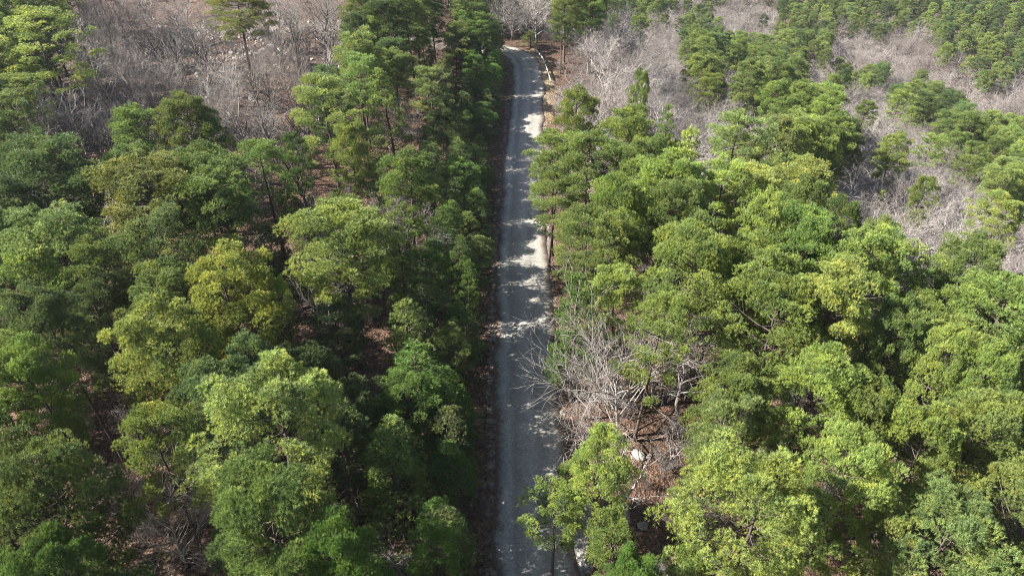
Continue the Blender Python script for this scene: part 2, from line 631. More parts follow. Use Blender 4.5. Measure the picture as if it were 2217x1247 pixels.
def tree(name, label, cat, group, var, loc, rz, sxy, sz, crown_col, trunk_col=(1, 1, 1)):
    root = bpy.data.objects.new(name, None)
    root.empty_display_size = 0.5
    COL.objects.link(root)
    root.location = loc
    root.rotation_euler = (rnd.gauss(0, 0.03), rnd.gauss(0, 0.03), rz)
    root.scale = (sxy, sxy, sz)
    tr = put(var[0], "trunk", root)
    cr = put(var[1], "crown", root)
    cr.color = (*crown_col, 1)
    tr.color = (*trunk_col, 1)
    root['category'] = cat
    root['group'] = group
    if label:
        root['label'] = label
    return root


# ================================================================== THE SETTING
def build_ground():
    def axis(a, b, fine0, fine1, f, g):
        out = [fine0]
        x, st = fine0, f
        while x > a:
            st *= g
            x -= st
            out.append(x)
        out = out[::-1]
        out += list(np.arange(fine0 + f, fine1, f))
        x, st = out[-1], f
        while x < b:
            st *= g
            x += st
            out.append(x)
        return np.array(out)
    xs = axis(-1500, 2600, -75, 60, 1.0, 1.035)
    ys = axis(-400, 3000, 8, 165, 1.0, 1.035)
    X, Y = np.meshgrid(xs, ys)
    Z = ground_h(X, Y)
    V = np.stack([X, Y, Z], axis=-1).reshape(-1, 3)
    nx, ny = len(xs), len(ys)
    i = (np.arange(ny - 1)[:, None] * nx + np.arange(nx - 1)[None, :])
    F = np.stack([i, i + 1, i + nx + 1, i + nx], axis=-1).reshape(-1, 4)
    xf, yf = X.ravel(), Y.ravel()
    zone = np.zeros((len(V), 4))
    zone[:, 3] = 1
    zone[:, 0] = np.clip(sstep(-18, -30, xf) * sstep(72, 95, yf) * 0.62 + sstep(20, 50, xf) * sstep(80, 110, yf) * 0.75, 0, 1)
    near = (np.abs(xf) < 75) & (yf > -60) & (yf < 165)
    dist = np.full(len(V), 99.0)
    pts = np.stack([xf[near], yf[near]], axis=1)
    rc = ROADC[::3]
    dd = np.sqrt(((pts[:, None, :] - rc[None, :, :]) ** 2).sum(-1)).min(axis=1)
    dist[near] = dd
    rightside = sstep(0.5, 2.5, xf - 1.3)
    zone[:, 1] = sstep(6.5, 3.5, dist) * rightside * sstep(88, 105, yf) * 0.8
    zone[:, 2] = sstep(4.4, 3.0, dist) * 0.5 + sstep(6.0, 3.6, dist) * rightside * (sstep(33, 30, yf) * sstep(24, 28, yf) * 0.6)
    me = mesh_from("ground", V, F, np.full(len(F), 4), [M_GROUND], smooth=True, attrs=[("zone", 'POINT', 'FLOAT_COLOR', zone)])
    put(me, "ground", kind="structure")


def build_road():
    c = ROADC
    t = np.gradient(c, axis=0)
    t /= np.linalg.norm(t, axis=1)[:, None]
    nrm = np.stack([t[:, 1], -t[:, 0]], axis=1)
    k = len(c)
    u = np.arange(k) * 0.35
    wl = ROAD_HALF + 0.55 * vnoise(u / 2.3, u * 0 + 3.1) + 0.22 * vnoise(u / 0.7, u * 0 + 7.7)
    wr = ROAD_HALF + 0.60 * vnoise(u / 2.9, u * 0 + 9.1) + 0.24 * vnoise(u / 0.8, u * 0 + 1.7)
    lanes = np.array([-1, -0.97, -0.7, -0.45, -0.2, 0, 0.2, 0.45, 0.7, 0.97, 1.0])
    V, L = [], []
    for s in lanes:
        w = wl if s < 0 else wr
        p = c + nrm * (s * w)[:, None]
        if abs(s) < 1:
            z = 0.05 + 0.07 * (1 - s * s) - 0.018 * math.exp(-((abs(s) - 0.42) / 0.12) ** 2)
        else:
            z = -0.06
        V.append(np.concatenate([p, np.full((k, 1), z)], axis=1))
        L.append(np.full(k, (s + 1) / 2))
    V = np.stack(V, axis=1).reshape(-1, 3)
    L = np.stack(L, axis=1).ravel()
    m = len(lanes)
    i = np.arange(k - 1)[:, None] * m + np.arange(m - 1)[None, :]
    F = np.stack([i, i + 1, i + m + 1, i + m], axis=-1).reshape(-1, 4)
    me = mesh_from("road", V, F, np.full(len(F), 4), [M_ROAD], smooth=True, attrs=[("lane", 'POINT', 'FLOAT', L)])
    o = put(me, "road", kind="structure")


build_ground()
build_road()

# ------------------------------------------------------------------ guardrail on the outside of the bend
def build_guardrail():
    ctrl = [at(1161, 109, 0.7)[:2], at(1168, 117, 0.7)[:2], at(1176, 128, 0.7)[:2], at(1181.5, 142, 0.7)[:2], at(1187, 158, 0.7)[:2], at(1192, 175, 0.7)[:2]]
    c = spline(ctrl, 10)
    root = bpy.data.objects.new("guardrail", None)
    COL.objects.link(root)
    root.location = (float(c[0][0]), float(c[0][1]), float(ground_h(*c[0])))
    root['label'] = "pale galvanised steel guardrail along the outside of the gravel road's bend"
    root['category'] = "guardrail"
    base = np.array(root.location)
    prof = [(0.0, -0.155), (0.045, -0.125), (0.045, -0.065), (0.0, -0.02), (0.0, 0.02), (0.045, 0.065), (0.045, 0.125), (0.0, 0.155)]
    t = np.gradient(c, axis=0)
    t /= np.linalg.norm(t, axis=1)[:, None]
    nrm = np.stack([-t[:, 1], t[:, 0]], axis=1)            # towards the road
    if (ROADC[np.argmin(((ROADC - c[0]) ** 2).sum(1))] - c[0]) @ nrm[0] < 0:
        nrm = -nrm
    V = []
    for side in (0.0, -0.012):
        for j in range(len(c)):
            g = float(ground_h(c[j][0], c[j][1]))
            for d, z in prof:
                p = c[j] + nrm[j] * (d + side)
                V.append((p[0] - base[0], p[1] - base[1], g + 0.68 + z - base[2]))
    m = len(prof)
    k = len(c)
    F, off = [], k * m
    for j in range(k - 1):
        for i in range(m - 1):
            a = j * m + i
            F.append((a, a + 1, a + m + 1, a + m))
            F.append((off + a + m, off + a + m + 1, off + a + 1, off + a))
    for j in range(k - 1):
        for a in (j * m, j * m + m - 1):
            F.append((a, a + m, off + a + m, off + a))
    put(mesh_from("rail", V, F, np.full(len(F), 4), [M_STEEL], smooth=True), "rail", root)
    s = np.concatenate([[0], np.cumsum(np.linalg.norm(np.diff(c, axis=0), axis=1))])
    pm = None
    for q in np.arange(0.3, s[-1], 1.9):
        px_, py_ = np.interp(q, s, c[:, 0]), np.interp(q, s, c[:, 1])
        j = int(np.argmin(abs(s - q)))
        off_ = -nrm[j] * 0.11
        if pm is None:
            tb = Tubes()
            tb.add([(0, 0, -0.5), (0, 0, 0.4), (0, 0, 0.80), (0, 0, 0.81)], [0.085, 0.085, 0.085, 0.01], 6)
            pm = tb.mesh("post", M_POST)
        o = put(pm, "post", root)
        o.location = (px_ + off_[0] - base[0], py_ + off_[1] - base[1], float(ground_h(px_, py_)) - base[2])


build_guardrail()

# ================================================================== TREE KINDS
PINE = {
    'R': [(pine_variant(11 + i, 15.0, 3.1, (5.0, 6.5, 4.2, 5.6, 7.2, 4.8, 5.8, 6.2)[i], 'round'), 15.0, 6.4) for i in range(8)],
    'I': [(pine_variant(41 + i, 15.0, 2.9, (6.0, 7.5, 5.0, 6.8)[i], 'open'), 15.0, 6.0) for i in range(4)],
    'S': [(pine_variant(71 + i, 9.0, 1.45, 0.9, 'spire'), 9.0, 2.9) for i in range(3)],
}
BARE = {
    'U': [(bare_variant(101 + i, 11.0, 0.85, 'upright'), 11.0, 5.0) for i in range(5)],
    'W': [(bare_variant(121 + i, 11.0, 1.0, 'spread'), 11.0, 8.0) for i in range(3)],
    'G': [(bare_variant(141 + i, 11.0, 0.9, 'gnarly'), 11.0, 7.0) for i in range(2)],
    'F': [(bare_variant(155 + i, 13.0, 1.0, 'fan'), 13.0, 13.0) for i in range(1)],
    'B': [(bare_variant(161 + i, 3.5, 0.8, 'shrub'), 3.5, 3.0) for i in range(3)],
}
# leaf colours as they are, unlit
C = dict(mid=(0.245, 0.310, 0.090), dark=(0.150, 0.200, 0.066), blue=(0.190, 0.265, 0.100), lime=(0.315, 0.380, 0.105),
         yellow=(0.360, 0.415, 0.118), gold=(0.430, 0.450, 0.105), pale=(0.300, 0.365, 0.125), vivid=(0.175, 0.275, 0.066))
WORD = dict(mid="mid green", dark="dark green", blue="blue-green", lime="fresh green", yellow="yellow-green", gold="golden green", pale="pale green", vivid="bright green")
rnd = random.Random(5)
SPOTS = []         # x, y, radius of every tree standing


CELLS, _seen = {}, [0]


def free(x, y, r):
    for a, b, c in SPOTS[_seen[0]:]:
        CELLS.setdefault((int(a // 6), int(b // 6)), []).append((a, b, c))
    _seen[0] = len(SPOTS)
    i, j = int(x // 6), int(y // 6)
    for u in (i - 1, i, i + 1):
        for v in (j - 1, j, j + 1):
            for a, b, c in CELLS.get((u, v), ()):
                if (x - a) ** 2 + (y - b) ** 2 < (r + c) ** 2 * 0.25:
                    return False
    return True


def tone_jit(c, s=0.12):
    k = 1 + rnd.uniform(-s, s)
    return tuple(min(0.9, v * k * (1 + rnd.uniform(-0.06, 0.06))) for v in c)


REG = []           # dicts used to word the labels


def add_pine(x, y, H, D, var, col, label=None, short=None, idx=None):
    vs = PINE[var]
    v, H0, D0 = vs[rnd.randrange(len(vs)) if idx is None else idx % len(vs)]
    z = float(ground_h(x, y))
    o = tree("pine_tree", label, "pine tree", "pines of the forest", v, (x, y, z), rnd.uniform(0, 6.28), D / D0, H / H0, tone_jit(C[col]))
    SPOTS.append((x, y, D * 0.72))
    p = pix(x, y, z + H * 0.78)
    REG.append(dict(o=o, what="pine", px=p[0], py=p[1], w=D * FPX / p[2], col=col, var=var, label=label, short=short))
    return o


def add_bare(x, y, H, D, var, tint, label=None, short=None, idx=None, rz=None):
    vs = BARE[var]
    v, H0, D0 = vs[rnd.randrange(len(vs)) if idx is None else idx % len(vs)]
    z = float(ground_h(x, y))
    o = tree("bare_tree", label, "bare tree", "leafless trees of the forest", v, (x, y, z), rnd.uniform(0, 6.28) if rz is None else rz, D / D0, H / H0, tint, tint)
    SPOTS.append((x, y, D * 0.6))
    p = pix(x, y, z + H * 0.6)
    REG.append(dict(o=o, what="bare tree", px=p[0], py=p[1], w=D * FPX / p[2], col='grey', var=var, label=label, short=short))
    return o


# ------------------------------------------------------------------ trees one can name: photo pixel of the crown's top and its width, height in metres
HERO = [
    (60, 24, 165, 17, 'I', 'yellow', "tall airy yellow-green pine at the upper left edge of the bare wood", "the tall pine at the upper left edge"),
    (22, 165, 120, 12, 'I', 'yellow', "yellowish pine on the left edge, directly below the tall airy pine", None),
    (135, 18, 42, 9, 'S', 'lime', "small bright young pine standing alone among bare trees near the top left corner", None),
    (500, -28, 125, 13, 'R', 'yellow', "yellow-green pine cut by the top edge above the stony bare wood", "the pine cut by the top edge"),
    (72, 318, 200, 16, 'R', 'blue', "big blue-green domed pine on the left edge below the bare wood", "the blue-green dome at the left edge"),
    (150, 345, 90, 13, 'I', 'dark', "thin dark pine touching the right side of the blue-green dome at the left edge", None),
    (268, 230, 112, 15, 'I', 'mid', "mid green pine at the lower margin of the bare wood, left of the dark-topped one", None),
    (395, 208, 125, 16, 'R', 'mid', "dark-topped tall pine rising highest into the stony bare wood", "the dark-topped pine below the bare wood"),
    (445, 262, 75, 14, 'I', 'lime', "slim fresh green pine leaning on the right flank of the dark-topped pine", None),
    (418, 328, 165, 15, 'R', 'mid', "mid green round pine right in front of the dark-topped pine", "the round pine before the dark-topped one"),
    (285, 364, 240, 16, 'R', 'yellow', "very broad pale yellow-green crown, largest in the left of the wood", "the broad pale yellow crown"),
    (556, 294, 140, 15, 'I', 'mid', "mid green spreading pine at the lower right corner of the bare wood", "the spreading pine at the bare wood's corner"),
    (630, 290, 66, 14, 'I', 'dark', "narrow dark pine between the spreading pine and the light feathery one", None),
    (698, 168, 150, 16, 'I', 'lime', "light feathery pine with open boughs at the right margin of the bare wood", "the light feathery pine"),
    (742, 268, 84, 14, 'R', 'lime', "round bright pine just below the light feathery pine", None),
    (765, 118, 95, 15, 'I', 'pale', "pale pine with a blunt top behind the light feathery pine", None),
    (838, 142, 92, 15, 'S', 'lime', "conical light green pine with tiered boughs in the upper middle of the left wood", "the conical tiered pine"),
    (925, 150, 86, 13, 'I', 'pale', "pale green pine with bare grey trees on both sides, left of the road", "the pale pine by grey trees"),
    (872, 342, 138, 15, 'R', 'mid', "domed pine with grey fallen boughs beside it, midway left of the road", "the domed pine with grey boughs"),
    (718, 452, 225, 16, 'R', 'lime', "largest round pine in the middle of the left wood", "the largest round pine left of the road"),
    (482, 543, 200, 16, 'R', 'gold', "golden yellow pine, the most yellow crown of the whole forest", "the golden pine"),
    (575, 590, 60, 13, 'I', 'yellow', "small yellow-tinged crown against the right side of the golden pine", None),
    (857, 486, 76, 14, 'S', 'mid', "narrow upright green pine to the right of the largest round pine", None),
    (560, 478, 100, 11, 'S', 'dark', "dark young pine in the gap above the golden pine", None),
    (990, 510, 62, 9.5, 'S', 'vivid', "bright green slender young pine close to the road's left side, with a pointed top", "the slender bright pine by the road"),
    (1010, 560, 50, 8, 'S', 'vivid', "small bright young pine at the right foot of the slender roadside one", None),
    (302, 682, 205, 16, 'R', 'yellow', "large yellow-green pine below and left of the golden pine", "the large yellow-green pine below the golden one"),
    (88, 632, 150, 16, 'R', 'blue', "bluish round pine near the left edge, halfway down", "the bluish pine halfway down the left edge"),
    (190, 512, 135, 15, 'I', 'mid', "olive open pine between the broad pale crown and the bluish pine", None),
    (40, 455, 120, 14, 'I', 'pale', "greyish green pine on the left edge under the blue-green dome", None),
    (558, 812, 285, 17, 'R', 'pale', "huge grey-green domed pine in the lower left, with a shaggy round crown", "the huge grey-green dome"),
    (545, 722, 120, 14, 'I', 'blue', "bluish pine directly behind the huge grey-green dome", None),
    (75, 985, 270, 17, 'R', 'mid', "huge dark green pine filling the lower left corner", "the huge corner pine at lower left"),
    (55, 762, 150, 15, 'R', 'lime', "yellowish green pine at the left edge above the dark gap", None),
    (300, 880, 150, 14, 'I', 'lime', "bright layered pine above the gnarled dead tree, left of its clearing", "the layered pine above the gnarled dead tree"),
    (560, 1040, 255, 16, 'R', 'mid', "large rounded pine in front of the huge grey-green dome, near the bottom edge", "the rounded pine near the bottom edge"),
    (765, 1140, 175, 15, 'R', 'vivid', "bright pine cut by the bottom edge, left of the road", "the bright bottom-edge pine"),
    (950, 1140, 110, 9, 'I', 'vivid', "low green pine in shade at the bottom edge near the road's left verge", None),
    (420, 712, 95, 13, 'I', 'lime', "thin light pine in the gap between the two yellow crowns", None),
    (55, 1195, 190, 15, 'R', 'vivid', "bright green crown at the very bottom left corner, cut by the frame", None),
    # right of the road
    (1258, 200, 92, 15, 'R', 'lime', "sunlit pine standing tallest at the near end of the grey thicket, right of the road", "the sunlit pine at the thicket's end"),
    (1350, 238, 130, 16, 'R', 'lime', "rounded bright pine just right of the sunlit pine at the thicket's end", "the rounded bright pine beyond the road"),
    (1385, 150, 44, 14, 'R', 'mid', "lone slim pine with a ball-shaped top amid the grey thicket", "the lone ball-topped pine in the thicket"),
    (1464, 224, 55, 14, 'S', 'mid', "narrow pine with ragged top between grey thicket and the dense pines", None),
    (1496, 262, 110, 17, 'S', 'lime', "tall cone-shaped pine, its peak standing over the dense pines", "the tall cone-shaped pine"),
    (1205, 288, 125, 14, 'I', 'lime', "pine overhanging the road's right edge where the sunny gravel narrows", "the pine overhanging the sunny gravel"),
    (1272, 300, 140, 15, 'R', 'mid', "broad green pine behind the one overhanging the road", None),
    (1195, 372, 100, 11, 'I', 'lime', "low feathery pine reaching farthest left over the gravel", None),
    (1345, 388, 130, 16, 'R', 'lime', "yellow-tinged pine with grey boughs at its left side, right of the road", None),
    (1468, 392, 130, 16, 'R', 'mid', "dense dark-sided pine under the tall cone-shaped one", None),
    (1605, 245, 125, 15, 'I', 'pale', "pale umbrella-shaped pine standing apart beyond the dense pines", "the pale umbrella pine"),
    (1530, 118, 62, 14, 'I', 'mid', "slim two-tiered pine in the grey trees, upper middle right", None),
    (1535, 160, 70, 13, 'R', 'lime', "short round pine in front of the slim two-tiered one", "the short round pine in the grey trees"),
    (1655, 108, 58, 14, 'R', 'mid', "round-topped pine on the ridge left of the round grey thicket", None),
    (1712, 210, 78, 14, 'R', 'mid', "dark round pine midway along the ridge's pine clump", "the dark round pine of the ridge clump"),
    (1802, 296, 80, 14, 'R', 'mid', "dark pine near the lower end of the ridge clump", None),
    (1735, 250, 110, 14, 'I', 'lime', "light open pine under the dark round pine of the ridge clump", None),
    (1880, 222, 42, 13, 'R', 'mid', "single small round pine at the right tip of the ridge clump", "the small ridge-tip pine"),
    (1952, 290, 72, 14, 'R', 'lime', "tall pine standing alone between two grey hollows", "the pine alone between two grey hollows"),
    (2022, 292, 62, 13, 'I', 'lime', "flat-topped pine just right of the one alone between the hollows", None),
    (2072, 283, 50, 13, 'I', 'mid', "thin pointed pine above the grey slope at far right", None),
    (2100, 330, 58, 12, 'I', 'mid', "small layered pine on the grey slope, right of the thin pointed one", None),
    (2012, 385, 56, 12, 'R', 'lime', "round pine beside the near grey slope, right half", None),
    (1918, 412, 32, 9, 'S', 'lime', "tiny conical pine alone amid white twigs", None),
    (1978, 455, 48, 10, 'R', 'lime', "small pine standing at the lower margin of the white-twigged slope", None),
    (2170, 425, 105, 13, 'R', 'yellow', "yellow-green cluster pine at the right edge within the grey slope", "the yellow-green pine within the grey slope"),
    (2185, 365, 80, 13, 'R', 'lime', "light pine at the right edge above the yellow-green cluster pine", None),
    (1888, 505, 165, 16, 'R', 'lime', "big helmet-shaped pine casting a deep shadow on its right", "the helmet-shaped pine"),
    (1830, 578, 165, 17, 'R', 'yellow', "yellow-topped pine in front of the helmet-shaped one", "the yellow-topped pine"),
    (1705, 600, 215, 16, 'R', 'lime', "wide yellow-green pine left of the yellow-topped pine", "the wide pine left of the yellow-topped one"),
    (1490, 488, 175, 17, 'R', 'yellow', "tall yellowish pine in the middle of the right-hand forest", "the tall yellowish pine"),
    (1262, 440, 130, 14, 'I', 'mid', "spreading dark-boughed pine beside the sunlit gravel, right of the road", "the dark-boughed pine beside the gravel"),
    (1660, 418, 112, 16, 'R', 'yellow', "bright-topped pine on the slope below the pale umbrella pine", "the bright-topped pine on the slope"),
    (1752, 388, 120, 15, 'R', 'mid', "dense green pine at the upper margin facing the white-twigged slope", None),
    (1835, 425, 95, 15, 'R', 'mid', "compact round pine above the helmet-shaped pine", None),
    (1252, 588, 112, 13, 'S', 'vivid', "bright green bushy pine hugging the road's right edge", "the bright bushy pine at the road's edge"),
    (1335, 470, 110, 14, 'I', 'lime', "light pine behind the bright bushy roadside pine", None),
    (1425, 612, 135, 15, 'I', 'lime', "open light green pine above the leafless tree by the road", "the open pine above the big leafless tree"),
    (1765, 742, 175, 16, 'R', 'yellow', "yellow-green beehive-shaped pine low in the right-hand forest", "the beehive-shaped pine"),
    (1595, 782, 170, 15, 'R', 'mid', "fresh green pine with ragged left side, next to the clearing", "the ragged pine next to the clearing"),
    (1935, 818, 150, 15, 'R', 'mid', "rounded mid green pine right of the beehive-shaped pine", None),
    (1965, 658, 110, 15, 'R', 'pale', "pale rounded pine below the helmet-shaped pine's shadow", None),
    (2055, 712, 110, 15, 'R', 'lime', "oval fresh green pine near the right side, halfway down", "the oval pine near the right side"),
    (2150, 748, 140, 15, 'R', 'lime', "two-lobed light pine by the right edge", None),
    (2118, 530, 150, 15, 'R', 'mid', "broad pine at the right edge just under the grey slope", "the broad pine under the grey slope"),
    (1302, 938, 135, 12, 'R', 'yellow', "small bright pine beside the road, in front of the leafless trees", "the small bright pine beside the road"),
    (1205, 1075, 120, 8, 'I', 'lime', "low pine with boughs hanging over the road's right verge at the bottom", None),
    (1225, 1010, 80, 6, 'I', 'lime', "low bough-like young pine leaning over the shaded road under the leafless limbs", None),
    (1345, 1105, 115, 11, 'I', 'lime', "slender light pine at the bottom edge below the small bright pine", None),
    (1668, 1005, 280, 17, 'R', 'lime', "biggest bright sunlit pine of the lower right", "the biggest bright pine of the lower right"),
    (1835, 962, 190, 16, 'R', 'yellow', "yellowish pine crowding the right side of the biggest bright pine", "the yellowish pine beside the biggest one"),
    (1575, 885, 145, 15, 'I', 'pale', "pale airy pine on the right rim of the clearing", None),
    (2040, 895, 160, 15, 'R', 'yellow', "pine with a yellow crest above the dark hollow, lower right", "the yellow-crested pine"),
    (2095, 1100, 250, 15, 'R', 'pale', "large pale green pine in the lower right corner", "the large pale corner pine"),
    (1960, 1150, 150, 13, 'I', 'lime', "flat pine at the bottom edge left of the large pale corner pine", None),
    (1525, 1180, 115, 11, 'I', 'lime', "low light pine at the bottom edge right of the clearing", None),
    (1395, 1212, 120, 12, 'R', 'vivid', "bright crown cut by the bottom edge under the clearing", None),
]
for px_, py_, w_, H_, v_, c_, lab_, short_ in HERO:
    x_, y_, z_ = at(px_, py_, H_)
    D_ = w_ * z_ / FPX
    if c_ != 'x':
        add_pine(x_, y_, H_, D_, v_, c_, lab_, short_)

# leafless trees one can name: pixel of the foot, height, spread
WHITE, GREY, PINK, DUSK = (1.32, 1.29, 1.26), (0.80, 0.78, 0.77), (0.95, 0.87, 0.84), (0.30, 0.28, 0.27)
HBARE = [
    (1335, 950, 12.5, 11.5, 'F', (1.35, 1.31, 1.27), "biggest leafless tree, its pale limbs reaching over the shaded road", "the biggest leafless tree", 0),
    (1365, 1130, 10.0, 7.0, 'U', (1.15, 1.12, 1.08), "white-barked leafless tree with forked stems in the clearing", "the white forked tree in the clearing", 1),
    (1470, 900, 9.5, 6.0, 'U', (0.9, 0.87, 0.85), "slim leafless tree at the back right of the clearing", None, 2),
    (1415, 860, 9.0, 6.0, 'U', GREY, "grey thin-limbed tree behind the biggest leafless tree", None, 3),
    (1260, 905, 7.0, 7.0, 'W', GREY, "low leafless tree between the road and the biggest leafless tree", None, 1),
    (1450, 1010, 7.0, 4.5, 'U', GREY, "thin twiggy sapling on the brown leaf litter of the clearing", None, 0),
    (405, 1225, 9.5, 8.5, 'F', (1.5, 1.46, 1.42), "gnarled dead tree with crooked white limbs in the lower left gap", "the gnarled dead tree", 0),
    (880, 1260, 6.5, 4.5, 'G', GREY, "crooked pinkish dead boughs in dark shade at the bottom, left of the road", None, 1),
    (1163, 108, 13.0, 12.0, 'W', WHITE, "tall leafless tree at the road bend, with white trunk and fan of limbs", "the tall leafless tree at the bend", 2),
    (1085, 104, 12.5, 9.5, 'W', GREY, "second tall leafless tree at the bend, partly hidden by roadside pines", None, 0),
    (1325, 130, 9.0, 9.0, 'W', WHITE, "wide pale leafless tree behind the guardrail", "the wide pale tree behind the guardrail", 1),
    (920, 620, 9.0, 6.5, 'W', WHITE, "leaning leafless tree with white twigs near the slender bright roadside pine", None, 2),
    (895, 395, 9.0, 6.0, 'G', WHITE, "leafless tree with crooked white boughs beside the domed pine", None, 1),
]
for px_, py_, H_, D_, v_, t_, lab_, short_, i_ in HBARE:
    x_, y_, z_ = at(px_, py_, 0)
    add_bare(x_, y_, H_, D_, v_, t_, lab_, short_, i_)

# row of young pines along the road's left side
y_ = 17.0
k_ = 0
while y_ < 131:
    for off_, hh in (((-4.2, 7.2), (-7.2, 10.0)) if y_ < 50 else ((-4.0, 5.0), (-6.6, 7.0), (-9.6, 8.8))):
        xx = off_ + rnd.uniform(-0.5, 0.5) + (0.8 if y_ > 100 else 0)
        yy = y_ + rnd.uniform(-0.7, 0.7)
        h2 = hh * rnd.uniform(0.82, 1.12) * (1 + 0.35 * float(sstep(92, 122, yy)))
        if hh > 8 and y_ > 50 and rnd.random() < 0.5:
            continue
        if free(xx, yy, 1.2):
            add_pine(xx, yy, h2, rnd.uniform(3.3, 4.3) * max(h2, 7.5) / 9, 'S' if rnd.random() < 0.75 else 'I', rnd.choice(['vivid', 'vivid', 'mid', 'dark']))
    y_ += 2.3

# ------------------------------------------------------------------ the rest of the forest, by what grows where
# what grows where, seen from the drone: 21 bands from far to near, each a run of kinds and how many steps of 60 it lasts
# P pines, L low shaded pines, B grey thicket, b open bare wood, m mixed, g gap, G road
ZONE_RUNS = [
    "m 1 P 1 b 10 P 6 B 2 P 4 m 2 B 2 P 9",
    "P 2 b 10 P 6 B 6 P 6 B 4 m 1 P 2",
    "P 2 b 9 m 1 P 6 G 1 B 6 P 1 B 1 P 2 B 1 P 2 B 1 m 1 B 1 P 2",
    "m 1 P 1 b 9 P 3 m 2 b 1 P 1 G 2 B 7 P 3 B 2 P 3 B 2",
    "P 1 b 3 P 4 b 3 P 3 b 3 P 1 G 2 P 1 m 1 P 1 B 1 m 1 B 1 P 1 B 1 m 1 P 2 B 3 P 3",
    "b 4 P 4 b 1 P 5 b 2 m 1 P 1 G 2 P 5 m 1 P 5 B 4 m 1 P 1",
    "P 2 b 1 P 8 b 1 P 1 b 1 P 2 m 1 P 1 G 1 P 8 m 1 P 1 B 7 P 1",
    "P 2 g 1 P 7 b 1 P 2 m 1 P 4 G 1 P 11 m 1 B 6",
    "P 2 m 1 P 6 g 1 P 5 m 1 P 2 G 1 P 13 B 5",
    "P 6 g 1 P 7 m 1 P 3 G 2 P 14 m 1 B 2",
    "P 4 g 1 P 13 G 2 P 17",
    "P 12 L 6 G 2 P 6 g 1 P 10",
    "P 11 L 7 G 2 m 5 P 12",
    "P 11 L 7 G 2 g 1 m 2 g 2 P 12",
    "P 6 g 1 P 4 L 7 G 2 g 5 P 12",
    "P 6 g 1 P 4 L 7 G 2 g 5 P 12",
    "P 6 g 1 P 4 L 7 G 2 g 5 P 12",
    "P 5 g 2 P 4 L 7 G 2 g 5 P 12",
    "P 4 g 3 P 4 L 7 G 2 g 5 P 12",
    "P 4 g 1 P 6 L 7 G 2 g 1 P 1 g 2 P 13",
    "P 4 g 1 P 8 L 4 G 2 P 18",
]
ZONES = []
for run in ZONE_RUNS:
    w_ = run.split()
    ZONES.append([k for k, n in zip(w_[::2], w_[1::2]) for _ in range(int(n))])


def zone_at(px, py):
    r = min(20, max(0, int(py // 60)))
    c = min(36, max(0, int(px // 60)))
    return ZONES[r][c]


cands = []
# jittered grid of places to stand, coarser far away
def walk():
    y = 8.0
    while y < 900:
        sp = 2.6 if y < 175 else 3.6
        x = -0.80 * y - 34
        xe = 0.80 * y + 14
        while x < xe:
            yield x + rnd.uniform(-0.45, 0.45) * sp, y + rnd.uniform(-0.45, 0.45) * sp
            x += sp
        y += sp


